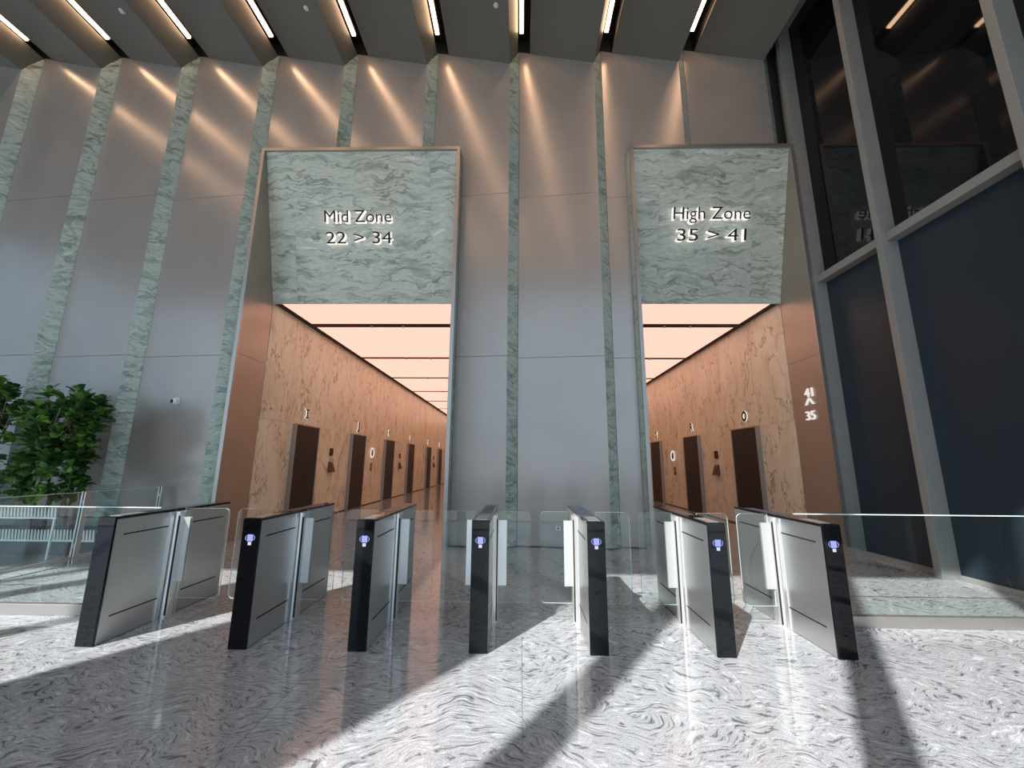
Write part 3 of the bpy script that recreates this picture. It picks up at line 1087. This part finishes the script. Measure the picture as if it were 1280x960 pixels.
# ------------------------------------------------------------------ small fixtures
t = empty('security_camera', (-6.74, 7.78, 2.64), 'white dome security camera with black eye on the bronze wall', 'camera')
t.rotation_euler = (0, 0, math.atan2(YF - YB, PITCH - 0.21))
MB().lathe([(0.075, 0.0), (0.075, 0.03), (0.065, 0.045)], 24, 'y').build('base', M['white'], t, smooth=True)
prof = [(0.065 * math.cos(a * PI / 16), 0.045 + 0.06 * math.sin(a * PI / 16)) for a in range(0, 8)]
MB().lathe(prof, 20, 'y').build('dome', M['white'], t, smooth=True)
MB().lathe([(0.038, 0.0), (0.034, 0.02), (0.02, 0.032)], 16, 'y').build('lens', M['lens'], t, smooth=True, loc=(-0.022, -0.083, -0.005))

t = empty('wall_socket', (0.70, 7.778, 0.30), 'small white wall socket low on the middle bronze panel', 'socket')
t.rotation_euler = (0, 0, math.atan2(YF - YB, PITCH - 0.21))
bx(-0.045, 0.045, -0.012, 0, 0, 0.075).build('plate', M['white'], t, bevel=0.004)
bx(-0.02, 0.02, -0.015, -0.012, 0.02, 0.055).build('insert', M['planter'], t)

# ------------------------------------------------------------------ planter, slats and shrubs
PX0, PX1 = -12.6, -7.25
t = empty('planter_trough', ((PX0 + PX1) / 2, 7.1, 0), 'long dark low planter under the leafy shrubs by the left wall', 'planter')
ox = (PX0 + PX1) / 2
m = MB()
m.box(PX0 - ox, PX1 - ox, -0.35, -0.31, 0, 0.34)
m.box(PX0 - ox, PX1 - ox, 0.31, 0.35, 0, 0.34)
m.box(PX0 - ox, PX0 - ox + 0.04, -0.31, 0.31, 0, 0.34)
m.box(PX1 - ox - 0.04, PX1 - ox, -0.31, 0.31, 0, 0.34)
m.build('trough', M['planter'], t)
bx(PX0 - ox + 0.04, PX1 - ox - 0.04, -0.31, 0.31, 0.02, 0.30).build('soil', M['soil'], t)


def slat_row(y, z0, h, x0, x1, n, label):
    t = empty('slatted_edging', ((x0 + x1) / 2, y, 0), label, 'edging')
    ox_ = (x0 + x1) / 2
    bx(x0 - ox_, x1 - ox_, -0.012, 0.012, z0 - 0.025, z0).build('rail', M['white_slat'], t)
    for e in (x0 + 0.03, x1 - 0.03):
        bx(e - ox_ - 0.012, e - ox_ + 0.012, -0.012, 0.012, 0.0, z0 - 0.025).build('foot', M['white_slat'], t)
    me = MB().hexa([(-0.014, -0.008, 0), (0.014, -0.008, 0), (0.014, 0.008, 0), (-0.014, 0.008, 0)],
                   [(-0.004, -0.03, h), (0.014, -0.03, h), (0.014, -0.018, h), (-0.004, -0.018, h)]).mesh('slat', M['white_slat'])
    for i in range(n):
        link('slat', me, t, loc=(x0 - ox_ + (x1 - x0) * (i + 0.5) / n, 0, z0))


slat_row(6.70, 0.24, 0.16, -10.0, -6.72, 62, 'lower row of short white slats in front of the dark planter')
slat_row(6.46, 0.62, 0.14, -10.0, -7.2, 52, 'upper row of short white slats under the leafy shrubs')


def leaf_pts(L, W):
    """obovate leaf folded on its midrib, stalk at the origin, pointing +y"""
    prof = [(0.0, 0.02), (0.2, 0.22), (0.5, 0.43), (0.78, 0.5), (0.93, 0.33), (1.0, 0.05)]
    v, f = [], []
    for u, w in prof:
        z = -0.22 * L * u * u
        v += [(-w * W, u * L, z + w * W * 0.28), (0, u * L, z), (w * W, u * L, z + w * W * 0.28)]
    for i in range(len(prof) - 1):
        a = i * 3
        f += [(a, a + 1, a + 4, a + 3), (a + 1, a + 2, a + 5, a + 4)]
    return v, f


LEAFM = []
for L, W, mt in ((0.18, 0.105, 'leaf'), (0.145, 0.088, 'leaf'), (0.175, 0.10, 'leaf_dark')):
    v, f = leaf_pts(L, W)
    me = bpy.data.meshes.new('leaf')
    me.from_pydata(v, [], f)
    me.materials.append(M[mt])
    for p in me.polygons: p.use_smooth = True
    LEAFM.append((me, v, f))


def shrub(name, loc, label, crowns, seed, n_tip):
    rnd = random.Random(seed)
    t = empty(name, loc, label, 'plant', 'leafy shrubs in the planter')
    base = Vector(loc)
    leaves = []
    stems = MB()
    trunks = []
    tips = []
    for (cx, cy, cz, rx, ry, rz, nn) in crowns:
        for i in range(nn):
            for _ in range(50):
                p = Vector((rnd.uniform(-1, 1), rnd.uniform(-1, 1), rnd.uniform(-1, 1)))
                if 0.45 < p.length < 1: break
            tips.append(Vector((cx + p.x * rx, cy + p.y * ry, cz + p.z * rz)))
    n_tr = 7
    roots = [Vector((rnd.uniform(-0.35, 0.35), rnd.uniform(-0.15, 0.15), 0)) for _ in range(n_tr)]
    forks = []
    for r0 in roots:
        fk = Vector((r0.x * 1.2 + rnd.uniform(-0.12, 0.12), r0.y + rnd.uniform(-0.1, 0.1), rnd.uniform(0.7, 1.5)))
        mid = (r0 + fk) / 2 + Vector((rnd.uniform(-0.08, 0.08), rnd.uniform(-0.05, 0.05), 0))
        tb = MB().tube([r0, mid, fk], [0.028, 0.024, 0.018], 7)
        tb.build('stem', M['bark'], t, smooth=True)
        forks.append(fk)
    tw = MB()
    for tp in tips:
        fk = min(forks, key=lambda q: (q - tp).length + rnd.uniform(0, 0.3))
        midp = (fk + tp) / 2 + Vector((0, 0, 0.08))
        tw.tube([fk, midp, tp], [0.012, 0.009, 0.006], 5)
        d0 = (tp - fk).normalized()
        for j in range(n_tip):
            az = j * 2.4 + rnd.uniform(-0.4, 0.4)
            el = rnd.uniform(0.0, 1.1)
            q = (d0.to_track_quat('Z', 'Y').to_matrix().to_4x4() if True else None)
            dirv = Vector((math.cos(az) * math.cos(el), math.sin(az) * math.cos(el), math.sin(el)))
            dirw = (q.to_3x3() @ dirv + Vector((0, 0, 0.25))).normalized()
            side = dirw.cross(Vector((0, 0, 1)))
            if side.length < 0.05: side = Vector((1, 0, 0))
            side.normalize()
            up = side.cross(dirw).normalized()
            roll = Matrix.Rotation(rnd.uniform(-0.5, 0.5), 3, dirw)
            side = roll @ side; up = roll @ up
            pos = tp - d0 * rnd.uniform(0, 0.14)
            s_ = rnd.uniform(0.75, 1.2)
            mtx = Matrix(((side.x * s_, dirw.x * s_, up.x * s_, pos.x), (side.y * s_, dirw.y * s_, up.y * s_, pos.y),
                          (side.z * s_, dirw.z * s_, up.z * s_, pos.z), (0, 0, 0, 1)))
            kind = 2 if rnd.random() < 0.45 else rnd.choice((0, 1))
            leaves.append((mtx, kind))
    tw.build('twigs', M['bark'], t, smooth=True)['kind'] = 'stuff'
    camv = Vector((0, 0, 1.5))
    leaves.sort(key=lambda l: ((base + l[0].translation) - camv).length - 0.0)
    for mtx, kd in leaves[:295]:
        o = link('leaf', LEAFM[kd][0], t)
        o.matrix_local = mtx
    far = MB()
    for mtx, kd in leaves[295:]:
        _, v, f = LEAFM[kd]
        n0 = len(far.v)
        far.v += [tuple(mtx @ Vector(p)) for p in v]
        for q in f:
            far.f.append(tuple(n0 + i for i in q)); far.mi.append(0 if kd < 2 else 1)
    o = far.build('foliage', [M['leaf'], M['leaf_dark']], t, smooth=True)
    o['kind'] = 'stuff'
    return t


shrub('leafy_shrub', (-7.85, 6.98, 0.30), 'broad leafy green shrub nearest the gates behind the glass fence',
      [(-0.05, -0.1, 1.75, 0.66, 0.5, 0.75, 76), (0.0, -0.1, 1.0, 0.62, 0.45, 0.5, 36)], 5, 18)
shrub('leafy_shrub', (-9.6, 6.98, 0.30), 'tall leafy green shrub cut by the left picture edge',
      [(0.1, -0.1, 2.0, 0.8, 0.5, 0.8, 62), (0.1, -0.15, 1.0, 0.7, 0.45, 0.5, 34)], 9, 18)
